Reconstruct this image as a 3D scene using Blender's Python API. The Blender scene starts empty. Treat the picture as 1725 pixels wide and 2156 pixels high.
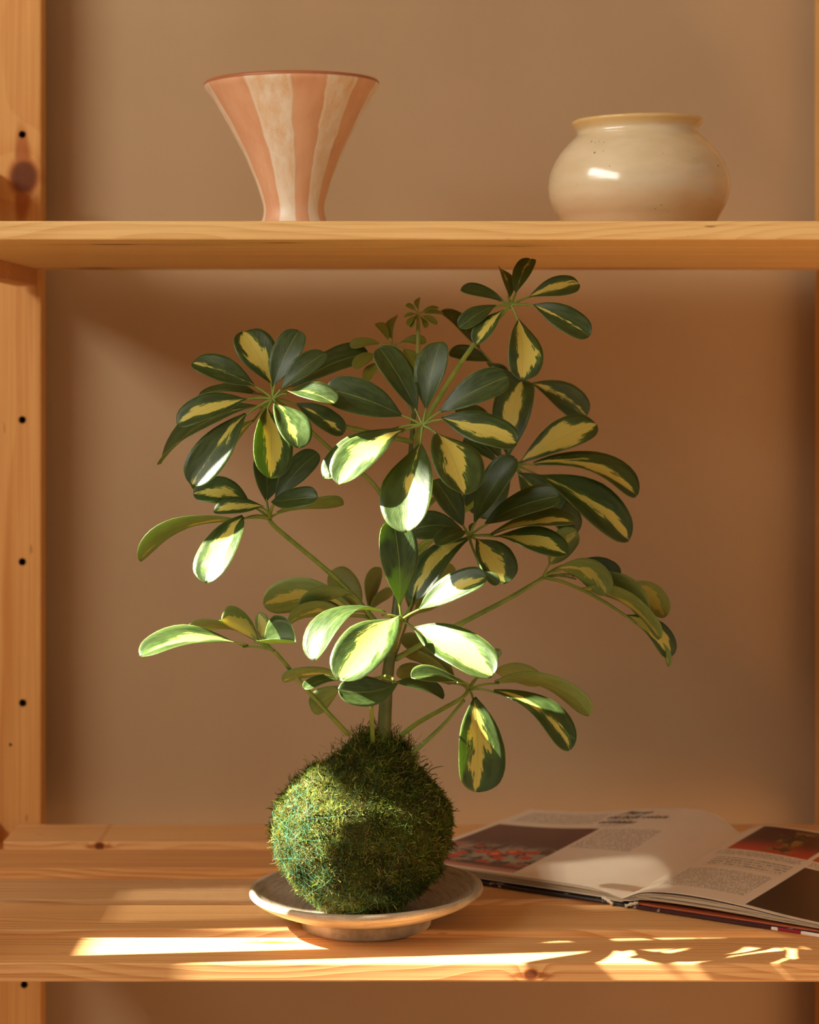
import bpy, bmesh, math, random
import numpy as np
from mathutils import Vector, Matrix
random.seed(7); rng = np.random.default_rng(7)
scene = bpy.context.scene
C = scene.collection

# ------------------------------------------------------------------ camera
F, CX, HY, CZ = 4413.0, 862.5, 775.0, 1.30      # focal length in px, centre column, horizon row, lens height
cam_d = bpy.data.cameras.new('camera'); cam = bpy.data.objects.new('camera', cam_d); C.objects.link(cam)
cam.location = (0, 0, CZ); cam.rotation_euler = (math.pi/2, 0, 0)
cam_d.sensor_width = 36; cam_d.lens = 36*F/2156; cam_d.shift_y = -(1078-HY)/2156
cam_d.clip_start = 0.05
cam_d.dof.use_dof = True; cam_d.dof.focus_distance = 1.67; cam_d.dof.aperture_fstop = 6.3
scene.camera = cam

# ------------------------------------------------------------------ light
SLOPE, FRONT = 0.85, 0.10                        # drop and depth per metre to the right
world = bpy.data.worlds.new('room_light'); scene.world = world; world.use_nodes = True
bg = world.node_tree.nodes['Background']; bg.inputs[0].default_value = (1.0, 0.91, 0.78, 1); bg.inputs[1].default_value = 0.33
sun_d = bpy.data.lights.new('sun', 'SUN'); sun = bpy.data.objects.new('sun', sun_d); C.objects.link(sun)
sun.location = (-3, 1, 3.5)
sun_d.energy = 46.0; sun_d.angle = math.radians(0.6); sun_d.color = (1.0, 0.93, 0.80)
sun.rotation_euler = Vector((1, FRONT, -SLOPE)).to_track_quat('-Z', 'Y').to_euler()
win_d = bpy.data.lights.new('window_daylight', 'AREA'); win = bpy.data.objects.new('window_daylight', win_d); C.objects.link(win)
WX, WY0, WY1, WZ0, WZ1 = -1.5, -1.3, 1.600, CZ+0.59, CZ+1.30
win_d.shape = 'RECTANGLE'; win_d.size = 1.25-WY0; win_d.size_y = WZ1-WZ0-.1
win.location = (WX-0.16, (WY0+1.25)/2, (WZ0+WZ1)/2)
win.rotation_euler = Vector((1, 0, 0)).to_track_quat('-Z', 'Y').to_euler()
win_d.energy = 60; win_d.color = (1.0, 0.97, 0.90)
scene.view_settings.view_transform = 'Standard'; scene.view_settings.look = 'None'
scene.view_settings.exposure = 0.0; scene.view_settings.gamma = 1.0; scene.view_settings.use_curve_mapping = False

# ------------------------------------------------------------------ helpers
def P(px, py, d): return Vector(((px-CX)/F*d, d, CZ+(HY-py)/F*d))

def obj(name, mesh, mats=None, parent=None, smooth=False, label=None, cat=None, group=None, kind=None):
    o = bpy.data.objects.new(name, mesh); C.objects.link(o)
    if mats is not None:
        for m in (mats if isinstance(mats, (list, tuple)) else [mats]): mesh.materials.append(m)
    if parent is not None:
        o.parent = parent
        w = Matrix.Translation(parent.location) if parent.type == 'EMPTY' else Matrix()   # parts are modelled in place
        o.matrix_parent_inverse = w.inverted()
    if smooth: mesh.polygons.foreach_set('use_smooth', [True]*len(mesh.polygons))
    for k, v in (('label', label), ('category', cat), ('group', group), ('kind', kind)):
        if v: o[k] = v
    return o

def empty(name, loc, label=None, cat=None, group=None):
    o = bpy.data.objects.new(name, None); C.objects.link(o); o.location = loc; o.empty_display_size = .02
    for k, v in (('label', label), ('category', cat), ('group', group)):
        if v: o[k] = v
    return o

def box_mesh(name, lo, hi, bev=0.0, seg=2):
    bm = bmesh.new(); bmesh.ops.create_cube(bm, size=1)
    for v in bm.verts: v.co = Vector([lo[i]+(v.co[i]+.5)*(hi[i]-lo[i]) for i in range(3)])
    if bev: bmesh.ops.bevel(bm, geom=bm.edges[:], offset=bev, segments=seg, affect='EDGES', profile=.6)
    me = bpy.data.meshes.new(name); bm.to_mesh(me); bm.free(); return me

def pydata(name, v, f):
    me = bpy.data.meshes.new(name); me.from_pydata(v, [], f); me.update(); return me

def lathe(name, prof, n=96, wob=0.0):
    vs, fs = [], []
    for i, (r, z) in enumerate(prof):
        for k in range(n):
            a = 2*math.pi*k/n
            rr = r*(1+wob*math.sin(2*a+1.3)+wob*.6*math.sin(3*a+z*40))
            vs.append((rr*math.cos(a), rr*math.sin(a), z+wob*.3*r*math.sin(a*2+.5)*(1 if i > 3 else 0)))
    for i in range(len(prof)-1):
        for k in range(n):
            k2 = (k+1) % n
            fs.append((i*n+k, i*n+k2, (i+1)*n+k2, (i+1)*n+k))
    return pydata(name, vs, fs)

def smooth_prof(pts, sub=6):
    out = []
    for i in range(len(pts)-1):
        p0 = pts[max(i-1, 0)]; p1 = pts[i]; p2 = pts[i+1]; p3 = pts[min(i+2, len(pts)-1)]
        for s in range(sub):
            t = s/sub
            out.append(tuple(.5*((2*p1[j])+(-p0[j]+p2[j])*t+(2*p0[j]-5*p1[j]+4*p2[j]-p3[j])*t*t+(-p0[j]+3*p1[j]-3*p2[j]+p3[j])*t**3) for j in range(2)))
    out.append(pts[-1]); return [(max(r, 0), z) for r, z in out]

def catmull(pts, sub=8):
    out = []
    for i in range(len(pts)-1):
        p0 = pts[max(i-1, 0)]; p1 = pts[i]; p2 = pts[i+1]; p3 = pts[min(i+2, len(pts)-1)]
        for s in range(sub):
            t = s/sub
            out.append(.5*((2*p1)+(-p0+p2)*t+(2*p0-5*p1+4*p2-p3)*t*t+(-p0+3*p1-3*p2+p3)*t**3))
    out.append(pts[-1].copy()); return out

def tube(vs, fs, pts, radii, n=8, cap=True):
    b = len(vs); m = len(pts)
    up = Vector((0, 0, 1))
    for i, p in enumerate(pts):
        t = (pts[min(i+1, m-1)]-pts[max(i-1, 0)]).normalized()
        a = t.cross(up)
        if a.length < .05: a = t.cross(Vector((1, 0, 0)))
        a.normalize(); c = t.cross(a)
        for k in range(n):
            an = 2*math.pi*k/n
            vs.append(p+(a*math.cos(an)+c*math.sin(an))*radii[i])
    for i in range(m-1):
        for k in range(n):
            k2 = (k+1) % n
            fs.append((b+i*n+k, b+(i+1)*n+k, b+(i+1)*n+k2, b+i*n+k2))
    if cap:
        fs.append(tuple(b+k for k in range(n))); fs.append(tuple(b+(m-1)*n+k for k in reversed(range(n))))

# ------------------------------------------------------------------ shader helpers
class E:
    """a float socket with arithmetic"""
    def __init__(s, nt, sock): s.nt, s.s = nt, sock
    def _m(s, op, *a, clamp=False):
        n = s.nt.nodes.new('ShaderNodeMath'); n.operation = op; n.use_clamp = clamp
        for i, x in enumerate((s,)+a):
            if isinstance(x, E): s.nt.links.new(x.s, n.inputs[i])
            else: n.inputs[i].default_value = x
        return E(s.nt, n.outputs[0])
    def __add__(s, o): return s._m('ADD', o)
    __radd__ = __add__
    def __mul__(s, o): return s._m('MULTIPLY', o)
    __rmul__ = __mul__
    def __sub__(s, o): return s._m('SUBTRACT', o)
    def __rsub__(s, o): return (s*-1)+o
    def __truediv__(s, o): return s._m('DIVIDE', o)
    def abs(s): return s._m('ABSOLUTE')
    def sqrt(s): return s._m('SQRT')
    def sin(s): return s._m('SINE')
    def pow(s, p): return s._m('POWER', p)
    def max(s, o): return s._m('MAXIMUM', o)
    def min(s, o): return s._m('MINIMUM', o)
    def fract(s): return s._m('FRACT')
    def floor(s): return s._m('FLOOR')
    def atan2(s, o): return s._m('ARCTAN2', o)
    def gt(s, o): return s._m('GREATER_THAN', o)
    def step(s, a, b):                      # smooth 0..1 between a and b
        n = s.nt.nodes.new('ShaderNodeMapRange'); n.interpolation_type = 'SMOOTHSTEP'
        s.nt.links.new(s.s, n.inputs[0])
        for i, x in ((1, a), (2, b)):
            if isinstance(x, E): s.nt.links.new(x.s, n.inputs[i])
            else: n.inputs[i].default_value = x
        return E(s.nt, n.outputs[0])
    def band(s, a, b, w): return s.step(a-w, a+w)*(1-s.step(b-w, b+w))

class Mat:
    def __init__(s, name, rough=.5, spec=.5):
        s.m = bpy.data.materials.new(name); s.m.use_nodes = True; s.nt = s.m.node_tree
        s.b = s.nt.nodes['Principled BSDF']; s.b.inputs['Roughness'].default_value = rough
        s.b.inputs['Specular IOR Level'].default_value = spec
        s.tc = s.nt.nodes.new('ShaderNodeTexCoord')
    def sep(s, sock):
        n = s.nt.nodes.new('ShaderNodeSeparateXYZ'); s.nt.links.new(sock, n.inputs[0])
        return [E(s.nt, o) for o in n.outputs]
    def xyz(s): return s.sep(s.tc.outputs['Object'])
    def uv(s): return s.sep(s.tc.outputs['UV'])
    def comb(s, x, y, z):
        n = s.nt.nodes.new('ShaderNodeCombineXYZ')
        for i, v in enumerate((x, y, z)):
            if isinstance(v, E): s.nt.links.new(v.s, n.inputs[i])
            else: n.inputs[i].default_value = v
        return n.outputs[0]
    def noise(s, vec, scale, detail=3, rough=.55, dist=0):
        n = s.nt.nodes.new('ShaderNodeTexNoise'); s.nt.links.new(vec, n.inputs['Vector'])
        n.inputs['Scale'].default_value = scale; n.inputs['Detail'].default_value = detail
        n.inputs['Roughness'].default_value = rough; n.inputs['Distortion'].default_value = dist
        return E(s.nt, n.outputs['Fac'])
    def voronoi(s, vec, scale):
        n = s.nt.nodes.new('ShaderNodeTexVoronoi'); s.nt.links.new(vec, n.inputs['Vector'])
        n.inputs['Scale'].default_value = scale
        return E(s.nt, n.outputs['Distance']), n.outputs['Color']
    def mix(s, f, a, b):
        n = s.nt.nodes.new('ShaderNodeMix'); n.data_type = 'RGBA'
        for i, x in ((0, f), (6, a), (7, b)):
            if isinstance(x, E): s.nt.links.new(x.s, n.inputs[i])
            elif isinstance(x, (tuple, list)): n.inputs[i].default_value = (*x[:3], 1)
            elif isinstance(x, (int, float)): n.inputs[i].default_value = x
            else: s.nt.links.new(x, n.inputs[i])
        return n.outputs[2]
    def color(s, c):
        if isinstance(c, tuple): s.b.inputs['Base Color'].default_value = (*c, 1)
        else: s.nt.links.new(c, s.b.inputs['Base Color'])
    def rough(s, e): s.nt.links.new(e.s, s.b.inputs['Roughness'])
    def bump(s, e, strength=.3, dist=.001):
        n = s.nt.nodes.new('ShaderNodeBump'); s.nt.links.new(e.s, n.inputs['Height'])
        n.inputs['Strength'].default_value = strength; n.inputs['Distance'].default_value = dist
        s.nt.links.new(n.outputs[0], s.b.inputs['Normal'])

def srgb(r, g, b): return tuple(((c/255)/12.92 if c/255 < .04045 else ((c/255+.055)/1.055)**2.4) for c in (r, g, b))

def wood(name, axis='X', seed=0, light=(228, 178, 112), dark=(198, 134, 70), knots=(), ring=60, rough=.52, ringamt=.75):
    """pine: growth rings round an axis, fibre streaks, knots = (x, y, z, length, height)"""
    M = Mat(name, rough, .22); x, y, z = M.xyz()
    if axis == 'Z': a, p, q = z, x, y
    else: a, p, q = x, y, z
    rs = random.Random(seed)
    oa = rs.uniform(-9, 9); op = rs.uniform(.06, .16)*rs.choice((-1, 1)); oq = rs.uniform(-.10, -.03)
    lowv = M.comb(a*1.3+oa, p*6, q*6)
    low = M.noise(lowv, 2.0, 2, .5)-.5
    kf = None; push = None
    for kn_ in knots:                              # along grain, across grain, half length, half height, optionally measured in z
        ka, kp, kl, kh = kn_[:4]; across = q if len(kn_) > 4 else p
        da = (a-ka)/kl; dp = (across-kp)/kh
        d = (da*da+dp*dp).sqrt()
        flare = ((da*.36)*(da*.36)+(dp*1.7+da.abs()*.12)*(dp*1.7+da.abs()*.12)).sqrt()
        k = (1-d.step(.62, 1.08)).max((1-flare.step(.55, 1.0))*.85); core = 1-d.step(.5, .85)
        kf = k if kf is None else kf.max(k)
        g = (d*d*-.35)._m('EXPONENT')
        pu = g*kh*1.6
        push = pu if push is None else push+pu
    pp = p+op+low*.05; qq = q+oq+low*.02
    r = (pp*pp+qq*qq).sqrt()
    if push is not None: r = r+push
    ph = (r*ring*4.0+low*1.5).fract()
    ringm = ph.step(.25, .92)*(1-ph.step(.93, 1.0))
    fib = M.noise(M.comb(a*5+oa, p*420, q*420), 1.0, 3, .6)
    brd = M.noise(M.comb(a*1.2+oa*2, p*26, q*26), 1.0, 2, .5)
    fibc = fib.step(.36, .64)
    fib2 = M.noise(M.comb(a*2.2+oa, p*900, q*900), 1.0, 2, .5).step(.52, .72)
    f = (ringm*ringamt*.62+(fibc-.5)*.42+fib2*.34+(brd-.5)*.9+.06)
    f = f.max(0.0).min(1.0)
    col = M.mix(f, srgb(*light), srgb(*dark))
    speck = M.noise(M.comb(a*30+oa, p*190, q*190), 1.0, 1, .5).step(.76, .82)
    col = M.mix(speck*.55, col, srgb(112, 62, 30))
    if kf is not None:
        kc = M.mix(M.noise(M.comb(a*60, p*60, q*60), 1.0, 3), srgb(146, 64, 16), srgb(178, 94, 36)); kc = M.mix(core*.92, kc, srgb(84, 30, 4))
        col = M.mix(kf*.92, col, kc)
    M.color(col); M.rough(fib*.25+rough-.1); M.bump(fib*.6+ringm*.4, .22, .0006)
    return M.m

# ------------------------------------------------------------------ setting
wm = Mat('wall_paint', .85, .2)
ob = wm.tc.outputs['Object']
wn = wm.noise(ob, 3.0, 3); wf = wm.noise(ob, 220, 2)
wm.color(wm.mix(wn.step(.3, .7), srgb(182, 154, 118), srgb(188, 160, 124))); wm.bump(wf, .12, .0008)
YW = 2.198
def struct(name, me, m, parent=None): return obj(name, me, m, parent, kind=None if parent else 'structure')
struct('wall_back', box_mesh('wall_back', (-1.62, YW, 0), (2.6, YW+.12, 2.9)), wm.m)
fm = Mat('floor_boards', .5, .4); x_, y_, z_ = fm.xyz()
fm.color(fm.mix(fm.noise(fm.comb(x_*2, y_*30, 0.0), 1.0, 3), srgb(170, 130, 92), srgb(196, 156, 114)))
struct('ceiling', box_mesh('ceiling', (-1.62, -1.6, 2.9), (2.6, YW+.12, 3.0)), wm.m)
struct('floor', box_mesh('floor', (-1.62, -1.6, -.1), (2.6, YW+.12, 0)), fm.m)
# left wall pierced by the window that lets the sun in
bm = bmesh.new()
def addbox(bm, lo, hi):
    r = bmesh.ops.create_cube(bm, size=1)
    for v in r['verts']: v.co = Vector([lo[i]+(v.co[i]+.5)*(hi[i]-lo[i]) for i in range(3)])
X0, X1 = WX-.12, WX
addbox(bm, (X0, -1.6, 0), (X1, YW, WZ0)); addbox(bm, (X0, -1.6, WZ1), (X1, YW, 2.9))
addbox(bm, (X0, -1.6, WZ0), (X1, WY0, WZ1)); V0, V1 = 1.626, 1.745                             # added unseen slot beside the window, shapes the dapples on book and shelf
addbox(bm, (X0, WY1, WZ0), (X1, V0, WZ1)); addbox(bm, (X0, V1, WZ0), (X1, YW, WZ1))
addbox(bm, (X0, V0, CZ+.84), (X1, V1, CZ+.93)); addbox(bm, (X0, V0, CZ+1.15), (X1, V1, WZ1))
me = bpy.data.meshes.new('wall_left'); bm.to_mesh(me); bm.free(); struct('wall_left', me, wm.m)
fr = Mat('window_paint', .5); fr.color(srgb(225, 220, 210))
bm = bmesh.new()
addbox(bm, (X0, WY0, WZ0), (X0+.04, WY1, WZ0+.04)); addbox(bm, (X0, WY0, WZ0), (X0+.04, WY0+.04, WZ1))
addbox(bm, (X0, .05, WZ0), (X0+.03, .09, WZ1))
addbox(bm, (X0+.03, 1.535, CZ+.955), (X0+.05, 1.605, WZ1))          # unseen panel added to keep sun off the shelf before the book
me = bpy.data.meshes.new('window_frame'); bm.to_mesh(me); bm.free(); w1 = struct('window_1', me, fr.m)
for k in range(70):
    z = WZ0+.006+k*.0102
    if z < CZ+.84 or CZ+.93 < z < CZ+1.15: obj('gobo_slat', box_mesh('gobo_slat', (X0+.04, V0, z), (X0+.043, V1, z+.0072)), fr.m, w1)  # close-set slats added in the slot to dim its sun

# ------------------------------------------------------------------ shelving unit
ZL = CZ-0.4656; ZU = CZ+.1152; TH = .0149        # tops of the two shelves, board thickness
XL, XR = -.400, .452
unit = empty('shelving_unit', (0.02, 1.9, 0), 'open pine shelving unit with slatted shelves against the beige wall', 'shelf unit')
SL = [(1.640, 1.715), (1.7385, 1.8185), (1.838, 1.913), (1.951, 2.029), (2.061, 2.140)]
SLU = [(1.64+.1*i, 1.7392+.1*i) for i in range(5)]
def pk(px, py, z=ZL):                             # a pixel on a level plane -> x, y
    d = (CZ-z)*F/(py-HY); return ((px-CX)/F*d, d)
k1 = pk(575, 1984); k2 = pk(205, 1779); kf_ = ((1118-CX)/F*1.64)
LT = [(228, 178, 116), (232, 184, 122), (216, 174, 122), (222, 168, 106), (228, 180, 120)]      # slats differ a little in tone
DT = [(192, 126, 70), (198, 136, 78), (184, 130, 82), (182, 114, 58), (196, 132, 76)]
low_knots = [[(k1[0], k1[1], .012, .0045), (kf_, ZL-.009, .0075, .0055, 1)], [], [], [], [(k2[0], ZL-.0045, .0065, .0050, 1)]]
for nm, zt, sd in (('lower', ZL, 11), ('upper', ZU, 40)):
    rail_m = wood('pine_rail_'+nm, 'X', sd+9, light=(214, 152, 90), dark=(186, 116, 60))
    sh = empty('shelf', (0.02, 1.9, zt)); sh.parent = unit; sh.matrix_parent_inverse = Matrix.Translation(unit.location).inverted()
    for x0 in (XL, XR-.021): obj('cleat', box_mesh('cleat', (x0, 1.66, zt-TH-.017), (x0+.021, 2.13, zt-TH), .001), rail_m, sh)
    for i, (a, b) in enumerate(SL if nm == 'lower' else SLU):
        if nm == 'lower': w = wood('pine_low%d' % i, 'X', sd+i, light=LT[i], dark=DT[i], knots=low_knots[i], ringamt=.95)
        else:
            kn = []
            if i == 0: kn = [((590-CX)/F*1.66, 1.678, .018, .007), ((225-CX)/F*1.66, 1.700, .028, .007)]
            if i == 4: kn = [(.21, 2.118, .11, .022), ((200-CX)/F*2.1, 2.11, .028, .022)]
            w = wood('pine_up%d' % i, 'X', sd+i, light=(232, 194, 130), dark=(208, 160, 94), knots=kn)
        obj('slat', box_mesh('slat', (XL, a, zt-TH), (XR, b, zt), .0016), w, sh)
# posts: the back left one shows its broad face, with peg holes
XP = (86-CX)/F*2.14
knot = P(50, 372, 2.141)
pm = wood('pine_post', 'Z', 5, light=(226, 170, 100), dark=(204, 136, 70), knots=[(knot.z, knot.x, .0235, .0190)], ring=16, ringamt=.6)
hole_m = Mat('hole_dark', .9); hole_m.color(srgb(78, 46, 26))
def post(lo, hi, m, holes=()):
    me = box_mesh('post', lo, hi, .003)
    o = obj('post', me, [m, hole_m.m], unit)
    if holes:
        vs, fs = [], []
        for (hx, hz, r) in holes:
            tube(vs, fs, [Vector((hx, lo[1]-.01, hz)), Vector((hx, lo[1]+.014, hz))], [r, r], 20)
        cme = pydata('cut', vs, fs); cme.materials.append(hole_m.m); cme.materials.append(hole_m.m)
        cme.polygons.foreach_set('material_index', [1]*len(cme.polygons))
        bmc = bmesh.new(); bmc.from_mesh(cme); bmesh.ops.recalc_face_normals(bmc, faces=bmc.faces[:]); bmc.to_mesh(cme); bmc.free()
        co = bpy.data.objects.new('cut', cme); C.objects.link(co)
        md = o.modifiers.new('b', 'BOOLEAN'); md.object = co; md.operation = 'DIFFERENCE'; md.solver = 'EXACT'
        dg = bpy.context.evaluated_depsgraph_get(); nm_ = bpy.data.meshes.new_from_object(o.evaluated_get(dg))
        o.modifiers.clear(); o.data = nm_; bpy.data.objects.remove(co)
    return o
hl = []
for (hx, hy, r) in ((47, 283, .0039), (47, 884, .0039), (47, 1183, .0039), (48, 1480, .0039), (51, 2073, .0039), (22, 1568, .0016)):
    p = P(hx, hy, 2.1425); hl.append((p.x, p.z, r))
post((XP-.075, 2.1425, .0), (XP, 2.172, 2.3), pm, hl)
post((-.447, 1.617, 0), (-.403, 1.643, 2.3), wood('pine_post_b', 'Z', 6))
XPR = (1728-CX)/F*2.14
post((XPR, 2.1425, 0), (XPR+.075, 2.172, 2.3), wood('pine_post_c', 'Z', 8))
post((XR+.003, 1.617, 0), (XR+.047, 1.643, 2.3), wood('pine_post_d', 'Z', 9))
rm = wood('pine_side_rail', 'X', 77)
for x0 in (-.447, XR+.021):                       # ladder rungs of the two side frames
    for (z0, z1) in ((ZU+.045, ZU+.085), (ZL-.03, ZL+.004), (.1, .14)):
        obj('side_rail', box_mesh('side_rail', (x0, 1.643, z0), (x0+.026, 2.1425, z1), .002), rm, unit)

# ------------------------------------------------------------------ striped vase
def vase_profile(rows, d, zbase, cx):
    pts = []
    for (y, hw) in rows: pts.append((hw/F*d, (HY-y)/F*d+CZ-zbase))
    return pts
dV = 1.83
rows = [(490, 75), (478, 76), (468, 73), (455, 67), (440, 64), (425, 64.5), (400, 71), (375, 79), (350, 89), (325, 99), (300, 111), (275, 124), (250, 137), (225, 151), (200, 166), (180, 180), (170, 183.5)]
zb = ZU
pts = vase_profile(rows, dV, zb, 620); pts = [(0, pts[0][1]), (pts[0][0]*.97, pts[0][1])]+pts
z0 = pts[0][1]; pts = [(r, z-z0) for r, z in pts]; zt = pts[-1][1]
vt = pts[-1]
outer = smooth_prof(pts[1:], 4)
inner = [(r-.0042, z) for r, z in reversed(outer) if z > .008]; inner[0] = (vt[0]-.0042, zt-.0005)
prof = [(0.0, 0.0)]+outer+[(vt[0]-.001, zt+.0016), (vt[0]-.003, zt+.0014)]+inner+[(0, .008)]
VM = Mat('painted_terracotta', .38, .5); x, y, z = VM.xyz()
ang = x.atan2(y*-1)*57.29578                       # 0 faces the room
ob = VM.tc.outputs['Object']
wob = (VM.noise(VM.comb(x*1, y*1, z*1), 45, 3)-.5)*7
a2 = ang+wob-3-(1-(z/zt))*6
mk = None
for lo, hi in ((-32, -1), (24, 47), (74, 101), (128, 152), (-180, -152), (-128, -104), (-90, -72)):
    e = a2.band(lo, hi, 1.2); mk = e if mk is None else mk.max(e)
streak = VM.noise(VM.comb(x*90, y*90, z*14), 1.0, 4, .7)
edge = None
for ed in (-32, -1, 24, 47, -72, 74):
    e = 1-(a2-ed).abs().step(1.0, 3.2); edge = e if edge is None else edge.max(e)
white = VM.mix((streak.step(.46, .66)*.6), srgb(242, 230, 208), srgb(228, 196, 146))
white = VM.mix((z/zt).step(.15, .55)*streak.step(.36, .5)*.3, white, srgb(228, 178, 112))
terra = VM.mix(VM.noise(VM.comb(x*60, y*60, z*10), 1.0, 3).step(.3, .7), srgb(222, 168, 128), srgb(232, 184, 146))
col = VM.mix(mk*(1-streak.step(.60, .70)*.5), terra, white)
col = VM.mix(edge*mk*.8, col, srgb(240, 224, 198))
drip = VM.noise(VM.comb(ang*.35, z*60, 0.0), 1.0, 4, .7).step(.58, .66)*ang.band(-50, -34, 5)*(1-(z/zt).step(.5, .75))
col = VM.mix(drip*.7, col, srgb(238, 218, 190))
rimm = (z/zt).step(.985, .995)
VM.color(VM.mix(rimm, col, srgb(176, 108, 70))); VM.bump(streak*.5+mk*.6, .35, .0012)
vx = (620-CX)/F*dV
vase = obj('vase', lathe('vase', prof, 128, .006), VM.m, smooth=True, label='flared terracotta vase with cream painted vertical stripes on the upper shelf', cat='vase')
vase.location = (vx, dV, ZU); vase.rotation_euler = (0, math.radians(-.9), 0)

# ------------------------------------------------------------------ cream bowl
dB = 1.85
rows = [(494, 148), (485, 153), (470, 160), (455, 167), (440, 176), (420, 185), (400, 189), (385, 189.5), (365, 187), (345, 180), (325, 169), (308, 156), (292, 141), (282, 130), (276, 127), (270, 128), (263, 133), (256, 137.5), (252, 138)]
pts = [(hw/F*dB, (HY-y)/F*dB+CZ) for y, hw in rows]
z0 = pts[0][1]; pts = [(r, z-z0) for r, z in pts]; zt = pts[-1][1]
outer = smooth_prof(pts, 4)
prof = [(0, 0)]+outer+[(pts[-1][0]-.001, zt+.0012), (pts[-1][0]-.003, zt+.0012)]+[(r-.005, z) for r, z in reversed(outer) if z > .006]+[(0, .006)]
BM = Mat('cream_glaze', .20, .6); BM.b.inputs['Coat Weight'].default_value = .6; BM.b.inputs['Coat Roughness'].default_value = .12; x, y, z = BM.xyz(); ob = BM.tc.outputs['Object']
n1 = BM.noise(BM.comb(x*1, y*1, z*3), 22, 3)
col = BM.mix(n1.step(.3, .7), srgb(222, 206, 172), srgb(212, 194, 156))
low = 1-(z+(n1-.5)*.05).step(.012, .045)
col = BM.mix(low*.75, col, srgb(196, 160, 122))
col = BM.mix((z/zt).step(.90, .98)*.8, col, srgb(214, 178, 110))
v, _ = BM.voronoi(ob, 70)
dots = (1-v.step(.05, .10))*BM.noise(ob, 30, 2).step(.5, .58)
v2, _ = BM.voronoi(ob, 190)
dots = dots.max((1-v2.step(.08, .14))*BM.noise(BM.comb(x, y, z), 40, 2).step(.56, .62)*.8)
col = BM.mix(dots*.8, col, srgb(96, 66, 40))
ringn = BM.noise(BM.comb(x*2, y*2, z*160), 1.0, 2)
BM.color(col); BM.bump(ringn+n1*2, .12, .0015)
bowl = obj('bowl', lathe('bowl', prof, 128, .004), BM.m, smooth=True, label='round squat cream glazed pot with speckles and a flared lip on the upper shelf', cat='pot')
bowl.location = ((1347-CX)/F*dB, dB, ZU+.0008); bowl.rotation_euler = (0, math.radians(-1.1), 0)

# ------------------------------------------------------------------ saucer
SY = 1.752; SX = (772-CX)/F*SY
prof = smooth_prof([(.0500, 0), (.0535, .0008), (.0545, .006), (.0552, .0115), (.064, .0135), (.078, .018), (.090, .0235), (.0962, .028), (.0972, .0305), (.0962, .0328), (.0930, .0328), (.086, .0275), (.072, .0205), (.05, .0145), (.02, .0128)], 4)
prof = [(0, .002), (.046, .002), (.048, 0)]+prof+[(0, .0126)]
SM = Mat('stoneware', .45, .45); x, y, z = SM.xyz(); ob = SM.tc.outputs['Object']
rad = (x*x+y*y).sqrt(); an = x.atan2(y)
st = SM.noise(SM.comb(an*3, rad*420, z*30), 1.0, 4, .65)
v, _ = SM.voronoi(ob, 420)
col = SM.mix(st.step(.3, .75), srgb(194, 176, 148), srgb(150, 130, 106))
col = SM.mix((1-v.step(.12, .25))*.3, col, srgb(110, 80, 56))
SM.color(col); SM.bump(st, .3, .0008)
saucer = obj('saucer', lathe('saucer', prof, 128, .006), SM.m, smooth=True, label='pale stoneware saucer holding the moss ball', cat='saucer')
saucer.location = (SX, SY, ZL); saucer.rotation_euler = (0, math.radians(-1.0), 0)

# ------------------------------------------------------------------ book
G0 = Vector((.184, 1.814, ZL)); GD = Vector((.537, .843, 0)).normalized(); LD = Vector((-.843, .537, 0)).normalized()
BH, BW = .252, .232
book = empty('open_book', (.25, 1.92, ZL), 'open hardback garden book with flower photographs on the lower shelf', 'book')
def book_pt(s, t, h, side): return G0+GD*s+LD*(t*side)+Vector((0, 0, h))
def lerp_tab(tab, t):
    n = len(tab)
    for i in range(n-1):
        (a, va), (b, vb) = tab[i], tab[i+1]
        if t <= b or i == n-2:
            k = min(1, max(0, (t-a)/(b-a)))
            m0 = (vb-tab[i-1][1])/(b-tab[i-1][0]) if i else (vb-va)/(b-a)
            m1 = (tab[i+2][1]-va)/(tab[i+2][0]-a) if i < n-2 else (vb-va)/(b-a)
            h = b-a
            return (2*k**3-3*k*k+1)*va+(k**3-2*k*k+k)*h*m0+(-2*k**3+3*k*k)*vb+(k**3-k*k)*h*m1
hl_near = [(0, .0065), (.022, .0115), (.05, .0130), (.10, .0125), (.232, .0115)]
hl_far = [(0, .0160), (.02, .0290), (.045, .0345), (.10, .0280), (.17, .0170), (.232, .0125)]
hr_near = [(0, .0065), (.02, .0150), (.055, .0185), (.10, .0170), (.15, .0120), (.232, .0062)]
hr_far = [(0, .0160), (.02, .0255), (.05, .0275), (.11, .0250), (.232, .0150)]
def page_h(s, t, side):
    a = max(0, min(1, s/BH)); k = a**1.25
    n, f = (hl_near, hl_far) if side > 0 else (hr_near, hr_far)
    return lerp_tab(n, t)*(1-k)+lerp_tab(f, t)*k
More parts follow.
